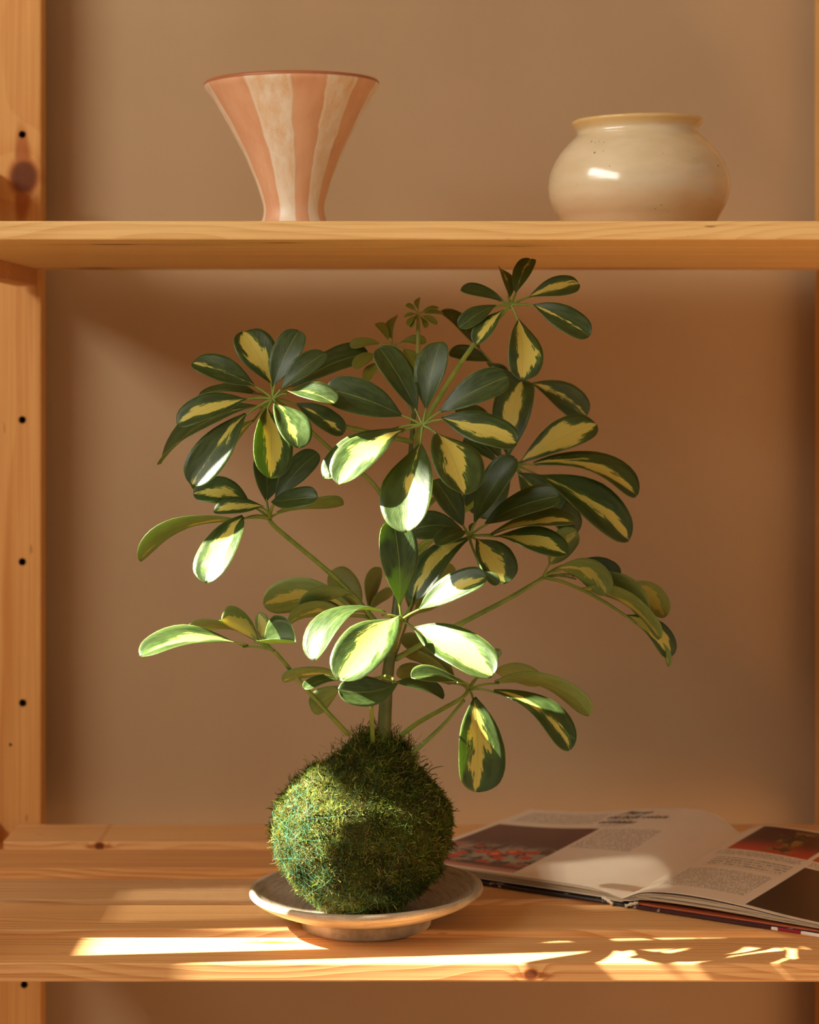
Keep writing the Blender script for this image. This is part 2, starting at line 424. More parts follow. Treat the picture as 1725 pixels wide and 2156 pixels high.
# print on the pages: u from gutter outwards, v from the near edge
def page_mat(name, photos, blocks):
    M = Mat(name, .33, .4); u, v, _ = M.uv()
    paper = M.mix(M.noise(M.comb(u*8, v*8, 0.0), 1.0, 2), srgb(232, 216, 192), srgb(224, 206, 180))
    col = paper
    for (u0, u1, v0, v1, ln, dk) in blocks:
        m = u.band(u0, u1, .002)*v.band(v0, v1, .002)
        lines = (v*ln).fract().band(.22, .72, .12)
        ch = M.noise(M.comb(u*150, (v*ln).floor()*7.3, 0.0), 1.0, 2, .6).step(.40, .52)
        end = M.noise(M.comb(0.0, (v*ln).floor()*3.7, 0.0), 1.0, 1)
        ragged = 1-((u-u0)/(u1-u0)).band(-.2, 0.0, .001)
        col = M.mix(m*lines*ch*dk, col, srgb(70, 60, 52))
    for (u0, u1, v0, v1, kind) in photos:
        m = u.band(u0, u1, .0015)*v.band(v0, v1, .0015)
        pu = (u-u0)/(u1-u0); pv = (v-v0)/(v1-v0)
        n = M.noise(M.comb(u*14, v*14, 3.0), 1.0, 4, .6)
        vd, vc = M.voronoi(M.comb(u*14, v*14, 0.0), 1.0) if kind == 'bouquet' else M.voronoi(M.comb(u*22, v*22, 0.0), 1.0)
        if kind == 'bouquet':
            ph = M.mix(pv.step(.0, 1.0), srgb(70, 34, 34), srgb(88, 44, 44))
            bl = (pv+(n-.5)*.5)
            ph = M.mix(bl.band(.16, .52, .08)*n.step(.42, .55), ph, srgb(150, 150, 128))
            red = (1-vd.step(.42, .52))*pv.band(.12, .46, .05)
            ph = M.mix(red*M.noise(M.comb(u*6, v*6, 8.0), 1.0, 2).step(.36, .46), ph, srgb(190, 44, 26))
            ph = M.mix((1-vd.step(.22, .3))*pv.band(.30, .48, .04)*pu.band(.3, .6, .1), ph, srgb(220, 140, 60))
            ph = M.mix((1-pv.step(.02, .10)), ph, srgb(196, 128, 110))
        elif kind == 'sunset':
            ph = M.mix(pv.step(.0, .55), srgb(190, 60, 34), srgb(74, 24, 20))
            pl = pu.band(.40, .75, .10)*pv.band(.08, .92, .08)*n.step(.44, .54)
            ph = M.mix(pl, ph, srgb(150, 108, 40))
            ph = M.mix(pl*vd.step(.5, .6), ph, srgb(60, 40, 18))
        else:
            ph = M.mix(pv.step(.4, .9), srgb(52, 32, 20), srgb(66, 34, 22))
            fl = pu.step(.25, .5)*pv.band(.4, .85, .12)
            ph = M.mix(fl*n.step(.48, .6), ph, srgb(150, 50, 24))
            ph = M.mix(fl*(1-vd.step(.2, .3))*.7, ph, srgb(70, 104, 40))
        col = M.mix(m, col, ph)
    M.color(col); return M.m
pmL = page_mat('print_left', [(.485, .97, .03, .70, 'bouquet')], [(.56, .95, .77, .95, 78, .75), (.40, .52, .73, .95, 78, .7), (.20, .47, .42, .70, 78, .75)])
pmR = page_mat('print_right', [(.115, .455, .635, .985, 'sunset'), (.475, .98, .635, .985, 'sunset'), (.485, .98, .02, .545, 'dark')],
               [(.10, .455, .555, .62, 70, .75), (.10, .44, .10, .36, 70, .75), (.13, .45, .40, .52, 34, .8), (.485, .9, .56, .62, 70, .75)])
edge_m = Mat('page_edges', .6); x, y, z = edge_m.xyz()
ln = edge_m.noise(edge_m.comb(x*3, y*3, z*1500), 1.0, 3, .7)
edge_m.color(edge_m.mix(ln.step(.35, .65), srgb(214, 194, 162), srgb(150, 124, 94)))
dark_sheet = Mat('dark_sheet', .4); dark_sheet.color(srgb(44, 38, 38))
orange_sheet = Mat('orange_endpaper', .5); orange_sheet.color(srgb(206, 104, 58))
def sheet_block(name, side, f0, f1, m, ns=18, nt=40, tmax=BW, s0=0.0, s1=BH, uv=False, over=0.0):
    """solid between two heights (fractions of the page height above the cover)"""
    vs, fs, uvs = [], [], []
    for layer in (f0, f1):
        for i in range(ns+1):
            s = s0+(s1-s0)*i/ns
            for j in range(nt+1):
                t = tmax*j/nt
                h = page_h(s, t, side); base = .0034+ (0.0016 if t > .012 else 0)
                vs.append(book_pt(s, t, base+(h-base)*layer+over, side)); uvs.append((t/BW, s/BH))
    n1 = (ns+1)*(nt+1)
    q = lambda l, i, j: l*n1+i*(nt+1)+j
    for i in range(ns):
        for j in range(nt):
            fs.append((q(1, i, j), q(1, i, j+1), q(1, i+1, j+1), q(1, i+1, j)))
            fs.append((q(0, i, j), q(0, i+1, j), q(0, i+1, j+1), q(0, i, j+1)))
    for j in range(nt):
        fs.append((q(0, 0, j), q(0, 0, j+1), q(1, 0, j+1), q(1, 0, j)))
        fs.append((q(0, ns, j+1), q(0, ns, j), q(1, ns, j), q(1, ns, j+1)))
    for i in range(ns):
        fs.append((q(0, i+1, 0), q(0, i, 0), q(1, i, 0), q(1, i+1, 0)))
        fs.append((q(0, i, nt), q(0, i+1, nt), q(1, i+1, nt), q(1, i, nt)))
    me = pydata(name, vs, fs)
    bm = bmesh.new(); bm.from_mesh(me); bmesh.ops.recalc_face_normals(bm, faces=bm.faces[:]); bm.to_mesh(me); bm.free()
    me.polygons.foreach_set('use_smooth', [True]*len(me.polygons)); me.set_sharp_from_angle(angle=math.radians(40))
    ul = me.uv_layers.new(name='UVMap')
    for l in me.loops: ul.data[l.index].uv = uvs[l.vertex_index]
    return me
pages = {}
for side, pmx in ((1, pmL), (-1, pmR)):
    lay = [(.0, .30, edge_m.m, 0, .997), (.34, .60, edge_m.m, .001, .992), (.64, .90, edge_m.m, 0, 1.0)]
    if side < 0: lay = [(.30, .48, edge_m.m, 0, .995), (.51, .70, edge_m.m, .001, .99), (.74, .84, edge_m.m, 0, .985), (.86, .93, dark_sheet.m, .0, .8)]
    for (a, b, m, ds, tw) in lay: obj('page_block', sheet_block('page_block', side, a, b, m, tmax=BW*tw, s0=ds), m, book)
    pg = obj('page', sheet_block('page', side, .95, 1.0, pmx), pmx, book, smooth=False); pages[side] = pg
cov = Mat('cover_black', .35); x, y, z = cov.xyz()
cn = cov.noise(cov.tc.outputs['Object'], 120, 3); 
cov.color(cov.mix(cn.step(.62, .68)*.8, srgb(36, 28, 30), srgb(196, 178, 160)))
covr = Mat('cover_maroon', .35); x, y, z = covr.xyz(); cn = covr.noise(covr.tc.outputs['Object'], 120, 3)
covr.color(covr.mix(cn.step(.64, .69)*.8, srgb(66, 30, 34), srgb(196, 178, 160)))
covw = Mat('cover_label', .4); covw.color(srgb(236, 226, 212))
covp = Mat('cover_red', .4); covp.color(srgb(150, 30, 48))
def slab(name, side, t0, t1, s0, s1, h0, h1, m, th=.0028):
    vs = []
    for dz in (0, th):
        for (s, t) in ((s0, t0), (s1, t0), (s1, t1), (s0, t1)):
            h = h0+(h1-h0)*(t-t0)/(t1-t0)
            vs.append(book_pt(s, t, h+dz, side))
    fs = [(3, 2, 1, 0), (4, 5, 6, 7)]+[(k, (k+1) % 4, 4+(k+1) % 4, 4+k) for k in range(4)]
    me = pydata(name, vs, fs); bm = bmesh.new(); bm.from_mesh(me); bmesh.ops.recalc_face_normals(bm, faces=bm.faces[:])
    bmesh.ops.bevel(bm, geom=bm.edges[:], offset=.0007, segments=1, affect='EDGES'); bm.to_mesh(me); bm.free()
    return obj(name, me, m, book)
slab('cover', 1, .012, BW+.006, -.005, BH+.005, .0008, .0008, cov.m)
cr = slab('cover', -1, .012, BW+.006, -.005, BH+.005, .0008, .0008, covr.m)
slab('spine', 1, -.010, .010, -.004, BH+.004, .0004, .0004, cov.m, .0022)
slab('endpaper', -1, .014, BW*.99, 0, BH, .0037, .0037, orange_sheet.m, .0007)
lb = slab('cover_band', -1, .140, .146, -.0056, -.0046, .0008, .0008, covw.m); slab('cover_band', -1, .146, .166, -.0056, -.0046, .0008, .0008, covp.m); slab('cover_band', -1, .166, .236, -.0056, -.0046, .0008, .0008, covw.m)
# worn headband at the spine end
vs, fs = [], []
for k, sg in ((0, 1), (1, -1)):
    pp = [book_pt(-.006, .006*sg, .002, 1), book_pt(-.004, .012*sg, .004, 1), book_pt(-.003, .017*sg, .0055, 1)]
    pp[1].z += .002*random.random(); tube(vs, fs, catmull(pp, 5), [.0014+.0006*math.sin(i*2) for i in range(11)], 7)
hb = Mat('frayed_paper', .8); hb.color(srgb(206, 190, 164)); obj('headband', pydata('headband', vs, fs), hb.m, book, smooth=True)
# heading in italic type, laid on the curved page
ink = Mat('ink', .6); ink.color(srgb(52, 44, 40))
def heading(lines, u_left, v_top, size, page, side, gap=1.0):
    vs, fs = [], []
    for li, (txt, off) in enumerate(lines):
        cu = bpy.data.curves.new('t', 'FONT'); cu.body = txt; cu.size = size; cu.shear = .35; cu.offset = size*.012; cu.space_character = 1.06; cu.resolution_u = 2
        to = bpy.data.objects.new('t', cu); C.objects.link(to)
        dg = bpy.context.evaluated_depsgraph_get(); tm = bpy.data.meshes.new_from_object(to.evaluated_get(dg))
        b = len(vs)
        for v in tm.vertices:
            xx, yy = v.co.x*.60+off, v.co.y
            t = u_left*BW-xx if side > 0 else u_left*BW+xx
            s = v_top*BH+yy-li*size*gap
            vs.append(book_pt(s, t, page_h(s, t, side)+.00025, side))
        fs += [tuple(b+i for i in p.vertices) for p in tm.polygons]
        bpy.data.objects.remove(to); bpy.data.curves.remove(cu)
    return obj('heading', pydata('heading', vs, fs), ink.m, page)
heading([('Play up', .010), ('the bold colors', 0), ('of zinnias', 0)], .545, .925, .0165, pages[1], 1, 1.12)

# ------------------------------------------------------------------ kokedama: ball
plant = empty('kokedama_plant', (SX, SY, ZL+.0128), 'umbrella plant with variegated leaves growing from a moss ball', 'plant')
BC = Vector((SX+(762-772)/F*SY, SY, ZL+.0795)); RH, RV = .0745, .0665
ndir = Vector((.18, -.05, 1)).normalized()
def ball_pts(D):
    """D (n,3) unit directions -> surface points"""
    nz = .020*np.sin(D[:, 0]*7+1)*np.sin(D[:, 1]*6+2)*np.sin(D[:, 2]*6)+.012*np.sin(D[:, 0]*17+D[:, 2]*13)+.010*np.sin(D[:, 1]*19+D[:, 2]*21+1)
    Q = D*np.array([RH, RH, RV])*(1+1.5*nz)[:, None]; Q[:, 2] *= np.where(D[:, 2] > 0, .93, 1.0)
    ca = D@np.array(ndir); ang = np.arccos(np.clip(ca, -1, 1))
    bump = .019*np.exp(-(ang/.36)**4)
    return Q+D*bump[:, None]+np.array(BC)
bm = bmesh.new(); bmesh.ops.create_icosphere(bm, subdivisions=5, radius=1)
me = bpy.data.meshes.new('moss_ball'); bm.to_mesh(me); bm.free()
co = np.zeros(len(me.vertices)*3); me.vertices.foreach_get('co', co); D = co.reshape(-1, 3); D /= np.linalg.norm(D, axis=1)[:, None]
me.vertices.foreach_set('co', ball_pts(D).ravel()); me.update()
MB = Mat('moss_bed', .95, .1); ob = MB.tc.outputs['Object']
MB.color(MB.mix(MB.noise(ob, 60, 4).step(.35, .65), srgb(40, 44, 14), srgb(74, 78, 26))); MB.bump(MB.noise(ob, 500, 3), 1.0, .003)
ball = obj('moss_ball', me, MB.m, plant, smooth=True)
# moss strands, tens of thousands
MS = Mat('moss', .7, .25)
at = MS.nt.nodes.new('ShaderNodeAttribute'); at.attribute_name = 'tint'
MS.color(at.outputs['Color'])
tr = MS.nt.nodes.new('ShaderNodeBsdfTranslucent'); MS.nt.links.new(at.outputs['Color'], tr.inputs['Color'])
mx = MS.nt.nodes.new('ShaderNodeMixShader'); mx.inputs[0].default_value = .3
MS.nt.links.new(MS.b.outputs[0], mx.inputs[1]); MS.nt.links.new(tr.outputs[0], mx.inputs[2])
MS.nt.links.new(mx.outputs[0], MS.nt.nodes['Material Output'].inputs['Surface'])
def unit_v(A): return A/np.maximum(np.linalg.norm(A, axis=1), 1e-9)[:, None]
def strands(name, roots, nrm, L, width, out, parent, curl=.5, segs=3):
    n = len(roots)
    T = rng.normal(size=(n, 3)); T -= nrm*np.sum(T*nrm, axis=1)[:, None]; T = unit_v(T)
    d = unit_v(T*(1-out)[:, None]+nrm*out[:, None])
    side = unit_v(np.cross(d, nrm+.3*T))
    pos = roots-nrm*.0008; rowsv = []
    for s in range(segs):
        wv = width*(1-.25*s/segs)
        rowsv.append(pos-side*wv[:, None]); rowsv.append(pos+side*wv[:, None])
        pos = pos+d*(L/segs)[:, None]
        d = unit_v(d+rng.normal(size=(n, 3))*curl+nrm*.10)
    rowsv.append(pos)
    V = np.stack(rowsv, axis=1).reshape(-1, 3); k = 2*segs+1
    base = np.arange(n)*k
    fs = []
    tri = []
    for s in range(segs-1):
        a = base+2*s; tri.append(np.stack([a, a+1, a+3], 1)); tri.append(np.stack([a, a+3, a+2], 1))
    a = base+2*(segs-1); tri.append(np.stack([a, a+1, a+2], 1))
    Fc = np.concatenate(tri)
    me = bpy.data.meshes.new(name); me.vertices.add(len(V)); me.vertices.foreach_set('co', V.ravel())
    me.loops.add(Fc.size); me.loops.foreach_set('vertex_index', Fc.ravel().astype(np.int32))
    me.polygons.add(len(Fc)); me.polygons.foreach_set('loop_start', np.arange(0, Fc.size, 3, dtype=np.int32))
    me.update(); me.validate()
    pal = np.array([srgb(106, 128, 34), srgb(138, 150, 46), srgb(76, 104, 30), srgb(150, 148, 62), srgb(116, 92, 44), srgb(60, 90, 28)])
    clump = (np.sin(roots[:, 0]*160+2)*np.sin(roots[:, 1]*140)*np.sin(roots[:, 2]*150+1)+1)/2
    idx = np.clip((clump*3+rng.random(n)*3).astype(int), 0, 5)
    colr = pal[idx]*(rng.uniform(.35, .95, n))[:, None]
    ca = me.color_attributes.new('tint', 'FLOAT_COLOR', 'POINT')
    cc = np.ones((len(V), 4)); cc[:, :3] = np.repeat(colr, k, axis=0)
    ca.data.foreach_set('color', cc.ravel())
    return obj(name, me, MS.m, parent, kind='stuff')
N = 62000
D = unit_v(rng.normal(size=(N, 3))); D = D[D[:, 1] < .75]
roots = ball_pts(D); n = len(roots)
nrm = unit_v((roots-np.array(BC))/np.array([RH**2, RH**2, RV**2]))
strands('moss', roots, nrm, rng.uniform(.003, .0068, n), rng.uniform(.00018, .00042, n), rng.uniform(.05, .42, n), ball, .65)
# shaggy fronds
M2 = 2600
D = unit_v(rng.normal(size=(M2, 3))); roots = ball_pts(D); nrm = unit_v(roots-np.array(BC))
strands('moss_frond', roots, nrm, rng.uniform(.006, .011, M2), rng.uniform(.0003, .0006, M2), rng.uniform(.3, .75, M2), ball, .5, 4)
# collar at the neck
M3 = 900
D = unit_v(np.array(ndir)+rng.normal(size=(M3, 3))*.27); roots = ball_pts(D); nrm = unit_v(roots-np.array(BC)+rng.normal(size=(M3, 3))*.02)
strands('moss_collar', roots, nrm, rng.uniform(.008, .024, M3), rng.uniform(.00028, .0005, M3), rng.uniform(.3, .85, M3), ball, .75, 8)
# green thread wound round the ball
vs, fs = [], []
for k in range(80):
    if k < 60: c = Vector((-.75+random.gauss(0, .22), -.65+random.gauss(0, .25), -.05+random.gauss(0, .4)))
    else: c = Vector((random.gauss(-.1, .5), -.8, random.gauss(-.2, .5)))
    c.normalize()
    tdir = Vector((random.gauss(0, .5), random.gauss(0, .3), random.gauss(0, .9))); tdir = (tdir-c*tdir.dot(c)).normalized()
    L = random.uniform(.25, .7); m = 12; dd = []
    for i in range(m+1):
        a = (i/m-.5)*2*L; dd.append(c*math.cos(a)+tdir*math.sin(a))
    pp = ball_pts(np.array(dd)); off = random.uniform(.0018, .0036)
    pp = [Vector(p)+Vector(d)*off for p, d in zip(pp, dd)]
    tube(vs, fs, pp, [.00011]*(m+1), 3, False)
TM = Mat('green_thread', .6, .2); TM.color(srgb(58, 116, 90))
obj('thread', pydata('thread', vs, fs), TM.m, ball, kind='stuff')

# ------------------------------------------------------------------ leaves
def leaf_mats():
    out = []
    for under in (False, True):
        M = Mat('leaf_under' if under else 'leaf_top', .55 if under else .30, .35 if under else .55); u, v, _ = M.uv()
        at = M.nt.nodes.new('ShaderNodeAttribute'); at.attribute_name = 'leafv'
        var, seed, young = M.sep(at.outputs['Vector'])
        sd = seed*37.0
        c = u-.5                                     # across
        fine = M.noise(M.comb(c*16+c.abs()*9, v*7-c.abs()*10, sd), 1.0, 4, .7)
        big = M.noise(M.comb(c*2.2, v*2.4, sd+5), 1.0, 2, .5)
        shift = (M.noise(M.comb(0.0, v*1.1, sd+9), 1.0, 1)-.5)*.55
        halfw = (var-.10)*.44*((v*3.14159).sin().max(.02)).pow(.6)
        dist = (c+shift*.35).abs()+(fine-.5)*.46+(big-.5)*.60
        yel = 1-(dist-halfw).step(-.012, .012)
        yel = yel*var.step(.02, .06)
        mid = 1-(dist-halfw-.07).step(-.02, .02)
        mott = M.noise(M.comb(c*9, v*6, sd+3), 1.0, 3, .6)
        if under:
            g1, g2, yl = srgb(122, 140, 74), srgb(136, 152, 84), srgb(188, 184, 96)
        else:
            g1, g2, yl = srgb(48, 65, 29), srgb(67, 86, 40), srgb(212, 200, 100)
        g = M.mix(mott.step(.35, .65), g1, g2)
        g = M.mix(mid*var.step(.1, .3)*.7, g, srgb(112, 138, 60) if under else srgb(82, 112, 48))
        col = M.mix(yel, g, yl)
        yg = srgb(146, 138, 62) if under else srgb(120, 122, 44)
        col = M.mix(young, col, yg)
        rib = 1-c.abs().step(.006, .016)
        col = M.mix(rib*.45, col, srgb(168, 182, 96))
        side = (v*11-c.abs()*9).fract()
        vein = side.band(.44, .56, .05)*(1-rib)
        edge = c.abs().step(.475, .497)
        col = M.mix(edge*.5, col, srgb(150, 170, 84))
        M.color(col)
        if not under:
            M.rough(mott*.24+.30)
        M.bump(mott*.25+vein*.22+rib*-.7, .25, .0012)
        tr = M.nt.nodes.new('ShaderNodeBsdfTranslucent')
        tcol = M.mix(yel, srgb(150, 182, 48), srgb(236, 220, 96)); M.nt.links.new(tcol, tr.inputs['Color'])
        mx = M.nt.nodes.new('ShaderNodeMixShader'); mx.inputs[0].default_value = .28
        M.nt.links.new(M.b.outputs[0], mx.inputs[1]); M.nt.links.new(tr.outputs[0], mx.inputs[2])
        M.nt.links.new(mx.outputs[0], M.nt.nodes['Material Output'].inputs['Surface'])
        out.append(M.m)
    return out
LEAF = leaf_mats()
WT = [(0, .035), (.06, .16), (.14, .36), (.25, .60), (.38, .82), (.52, .96), (.64, 1.0), (.76, .96), (.86, .86), (.93, .67), (.975, .42), (1.0, .10)]
def wprof(t):
    for i in range(len(WT)-1):
        if t <= WT[i+1][0]:
            k = (t-WT[i][0])/(WT[i+1][0]-WT[i][0]); return WT[i][1]+(WT[i+1][1]-WT[i][1])*k
    return WT[-1][1]
TS = [0, .03, .07, .13, .2, .28, .36, .44, .52, .6, .68, .75, .82, .88, .92, .955, .98, 1.0]
US = [-1, -.8, -.55, -.28, 0, .28, .55, .8, 1]
camp = Vector((0, 0, CZ)); lrs = random.Random(3)
def leaf(parent, bx, by, bd, tx, ty, td, w, var=0.0, face='t', bend=0.0, arch=.10, cup=.16, fold=.10, twist=0.0, young=0.0, wave=.085, ratio=.42, roll=None, curl=0.0, sgn=1):
    A, B = P(bx, by, bd), P(tx, ty, td)
    T0 = (B-A); L = T0.length; T0n = T0/L
    Cv = (camp-(A+B)/2).normalized()
    im = Cv.cross(T0n); im.normalize()               # image perpendicular of the leaf axis
    if im.z < 0: im = -im
    im = im*sgn
    app = w/F*(bd+td)/2
    true = max(app*1.1, ratio*L)
    r = math.acos(max(.2, min(1, app/true))) if roll is None else math.radians(roll)
    n0 = (Cv*math.cos(r)+im*math.sin(r)) if face == 't' else (-Cv*math.cos(r)+im*math.sin(r))
    n0 = (n0-T0n*n0.dot(T0n)).normalized()
    perp = Vector((-(ty-by), (tx-bx), 0)); perp.normalize()   # px to the leaf's right hand on screen
    bo = P((bx+tx)/2+perp.x*bend, (by+ty)/2+perp.y*bend, (bd+td)/2)-P((bx+tx)/2, (by+ty)/2, (bd+td)/2)
    M1 = (A+B)/2+bo*2*0.9+n0*arch*L*1.6
    vs, uvs = [], []
    twist = twist or lrs.uniform(-14, 14); ph = lrs.uniform(0, 6); notch = lrs.choice((0, .012, .02, .03)); asym = lrs.uniform(-.06, .06)
    top = []
    for t in TS:
        c = A*(1-t)**2+M1*2*t*(1-t)+B*t*t
        tg = ((M1-A)*(1-t)+(B-M1)*t).normalized()
        n = (n0-tg*n0.dot(tg)).normalized()
        if twist: n = Matrix.Rotation(math.radians(twist)*t, 3, tg) @ n
        s = tg.cross(n)
        hw = true/2*wprof(t)
        for u in US:
            uu = u*(1+asym*math.copysign(1, u))
            z = hw*(cup*u*u+fold*abs(u))+true*wave*math.sin(t*7+ph+(2 if u > 0 else 0))*abs(u)**2*.5
            back = -notch*L*max(0, 1-abs(u)*3)*(1 if t > .97 else 0)
            zc = -curl*L*max(0, t-.6)**2*2
            top.append((c+s*(hw*uu)+n*(z+zc)+tg*back, n, (.5+.5*u, t)))
    nu, nt = len(US), len(TS)
    th = .00045
    vs = [p+n*th/2 for p, n, q in top]+[p-n*th/2 for p, n, q in top]
    uvs = [q for p, n, q in top]*2
    o_ = nu*nt; fs, mi = [], []
    q = lambda i, j: i*nu+j
    for i in range(nt-1):
        for j in range(nu-1):
            fs.append((q(i, j), q(i+1, j), q(i+1, j+1), q(i, j+1))); mi.append(0)
            fs.append((o_+q(i, j), o_+q(i, j+1), o_+q(i+1, j+1), o_+q(i+1, j))); mi.append(1)
    for i in range(nt-1):
        fs.append((q(i, 0), o_+q(i, 0), o_+q(i+1, 0), q(i+1, 0))); mi.append(0)
        fs.append((q(i, nu-1), q(i+1, nu-1), o_+q(i+1, nu-1), o_+q(i, nu-1))); mi.append(0)
    for j in range(nu-1):
        fs.append((q(0, j), q(0, j+1), o_+q(0, j+1), o_+q(0, j))); mi.append(0)
        fs.append((q(nt-1, j), o_+q(nt-1, j), o_+q(nt-1, j+1), q(nt-1, j+1))); mi.append(0)
    me = pydata('leaflet', vs, fs)
    # the first normal must point along n0
    if me.polygons[0].normal.dot(n0) < 0: me.flip_normals()
    ul = me.uv_layers.new(name='UVMap'); li = np.zeros(len(me.loops), dtype=np.int32); me.loops.foreach_get('vertex_index', li)
    ul.data.foreach_set('uv', np.array(uvs)[li].astype(np.float32).ravel())
    at = me.attributes.new('leafv', 'FLOAT_VECTOR', 'POINT')
    at.data.foreach_set('vector', np.tile(np.array([var, lrs.random(), young], dtype=np.float32), (len(vs), 1)).ravel())
    o = obj('leaflet', me, LEAF, parent, smooth=True)
    me.polygons.foreach_set('material_index', mi)
    return A, T0n

def stalk_mat(name, c1, c2):
    M = Mat(name, .42, .45); ob = M.tc.outputs['Object']
    M.color(M.mix(M.noise(ob, 60, 3).step(.35, .65), srgb(*c1), srgb(*c2))); return M.m
ST_G = stalk_mat('stalk_green', (98, 124, 44), (126, 140, 56)); ST_Y = stalk_mat('stalk_olive', (138, 134, 58), (116, 124, 48)); ST_M = stalk_mat('trunk_green', (66, 82, 36), (92, 96, 48))
def cluster(hub, path, leaves, rad=.0021, mat=None, rs=.0011):
    """hub px + depth; path px points down to the trunk; leaves on short stalklets"""
    vs, fs = [], []
    hp = P(*hub)
    pts = catmull([hp]+[P(*p) for p in path], 7) if path else [hp, hp+Vector((0, .002, -.004))]
    m = len(pts); tube(vs, fs, pts, [rad*(.78+.34*i/(m-1)) for i in range(m)], 10)
    specs = []
    for lf in leaves:
        bx, by, tx, ty, w = lf[:5]; kw = dict(lf[5]) if len(lf) > 5 else {}
        bd = kw.pop('bd', None); td = kw.pop('td', None)
        dn = (ty-by)/max(60.0, math.hypot(tx-bx, ty-by))
        if bd is None: bd = hub[2]-.006*dn
        if td is None: td = hub[2]-.032*dn
        specs.append((bx, by, bd, tx, ty, td, w, kw))
        A, B = P(bx, by, bd), P(tx, ty, td); T = (B-A).normalized()
        end = A+T*.004
        g = (A-hp).length
        mid = hp*.5+A*.5+Vector((0, 0, .08*g))-T*(.10*g)
        pp = [hp*(1-t)**2+mid*2*t*(1-t)+end*t*t for t in [i/7 for i in range(8)]]
        tube(vs, fs, pp, [rs*(1.15-.45*i/7) for i in range(8)], 7)
    st = obj('leaf_stalk', pydata('leaf_stalk', vs, fs), mat or ST_G, plant, smooth=True)
    for (bx, by, bd, tx, ty, td, w, kw) in specs: leaf(st, bx, by, bd, tx, ty, td, w, **kw)
    return st

def D_(**k): return k
# trunk
vs, fs = [], []
tr_pts = [P(807, 1610, 1.748), P(809, 1540, 1.746), P(813, 1466, 1.744), P(819, 1400, 1.744), P(829, 1330, 1.746), P(838, 1250, 1.75), P(848, 1130, 1.752), P(860, 1010, 1.752), P(869, 905, 1.750), P(876, 833, 1.748), P(880, 740, 1.748)]
pts = catmull(tr_pts, 6); m = len(pts)
tube(vs, fs, pts, [.0066-.0040*min(1, i/m*1.35)-(.0008*(i/m)) for i in range(m)], 14)
obj('trunk', pydata('trunk', vs, fs), ST_M, plant, smooth=True)

# young tip
cluster((881, 659, 1.748), [(881, 690, 1.748), (880, 745, 1.748)], [
    (881, 651, 881, 628, 14, D_(young=1)), (876, 654, 856, 641, 12, D_(young=1)), (875, 660, 851, 668, 9, D_(young=1)), (877, 664, 860, 686, 11, D_(young=1)),
    (879, 666, 868, 690, 9, D_(young=1)), (884, 666, 896, 691, 11, D_(young=1)), (888, 664, 920, 684, 14, D_(young=1)), (890, 660, 933, 662, 10, D_(young=1)), (889, 656, 925, 649, 7, D_(young=1))],
    rad=.0018, mat=ST_Y, rs=.0006)
cluster((825, 729, 1.765), [(840, 790, 1.76), (872, 880, 1.752)], [
    (825, 715, 833, 666, 23, D_(young=.75)), (818, 717, 795, 681, 23, D_(young=1)), (800, 723, 737, 728, 20, D_(young=1)), (843, 720, 898, 719, 19, D_(young=1)),
    (790, 744, 745, 776, 28, D_(young=1)), (800, 760, 773, 804, 24, D_(young=1)), (850, 736, 884, 786, 36, D_(young=1))], rad=.0014, mat=ST_Y, rs=.0008)
# A: upper left
cluster((575, 842, 1.672), [(644, 878, 1.70), (760, 906, 1.735), (868, 930, 1.75)], [
    (573, 811, 512, 699, 78, D_(var=.72, bd=1.69, td=1.70)),
    (576, 814, 629, 697, 62, D_(bd=1.68, td=1.69)), (590, 820, 685, 743, 46, D_(td=1.675, bd=1.67)),
    (539, 813, 405, 764, 57, D_(var=.05, td=1.675)), (541, 828, 419, 832, 26, D_(bd=1.70, td=1.71)),
    (521, 839, 373, 893, 54, D_(var=.55, td=1.655)), (558, 854, 337, 977, 34, D_(bd=1.69, td=1.72, face='t', bend=10, var=.1)),
    (518, 872, 404, 1021, 76, D_(var=.22, td=1.645)), (540, 880, 409, 1033, 56, D_(face='u', bd=1.70, td=1.70, var=.3)),
    (562, 858, 569, 1007, 82, D_(var=.62, td=1.632)), (580, 846, 628, 944, 70, D_(var=.22, bd=1.655, td=1.61)),
    (598, 827, 704, 850, 42, D_(var=.05, bd=1.665, td=1.62)), (622, 850, 724, 912, 46, D_(bd=1.69, td=1.69, var=.1)),
    (614, 816, 775, 744, 50, D_(bd=1.76, td=1.77))])
# second stalk behind A
cluster((640, 893, 1.705), [(697, 946, 1.715), (780, 1012, 1.73), (815, 1066, 1.74), (846, 1140, 1.75)], [], rad=.0018)
# C: middle left
cluster((568, 1093, 1.70), [(585, 1114, 1.70), (700, 1211, 1.715), (765, 1278, 1.73), (828, 1352, 1.744)], [
    (561, 1056, 557, 962, 60, D_(bd=1.71, td=1.72)), (579, 1050, 668, 953, 52, D_(bd=1.70, td=1.71)),
    (529, 1062, 407, 1040, 62, D_(var=.3, bend=9, td=1.69)), (556, 1066, 450, 1078, 38, D_(var=.5, td=1.67, bd=1.68)),
    (572, 1058, 670, 1047, 46, D_(td=1.66, bd=1.69, bend=6)), (583, 1080, 724, 1061, 26, D_(face='u', bend=8, td=1.72)),
    (488, 1094, 293, 1180, 36, D_(face='u', var=.1, bd=1.69, td=1.68, bend=10)), (512, 1088, 436, 1228, 84, D_(var=.55, bd=1.67, td=1.615))])
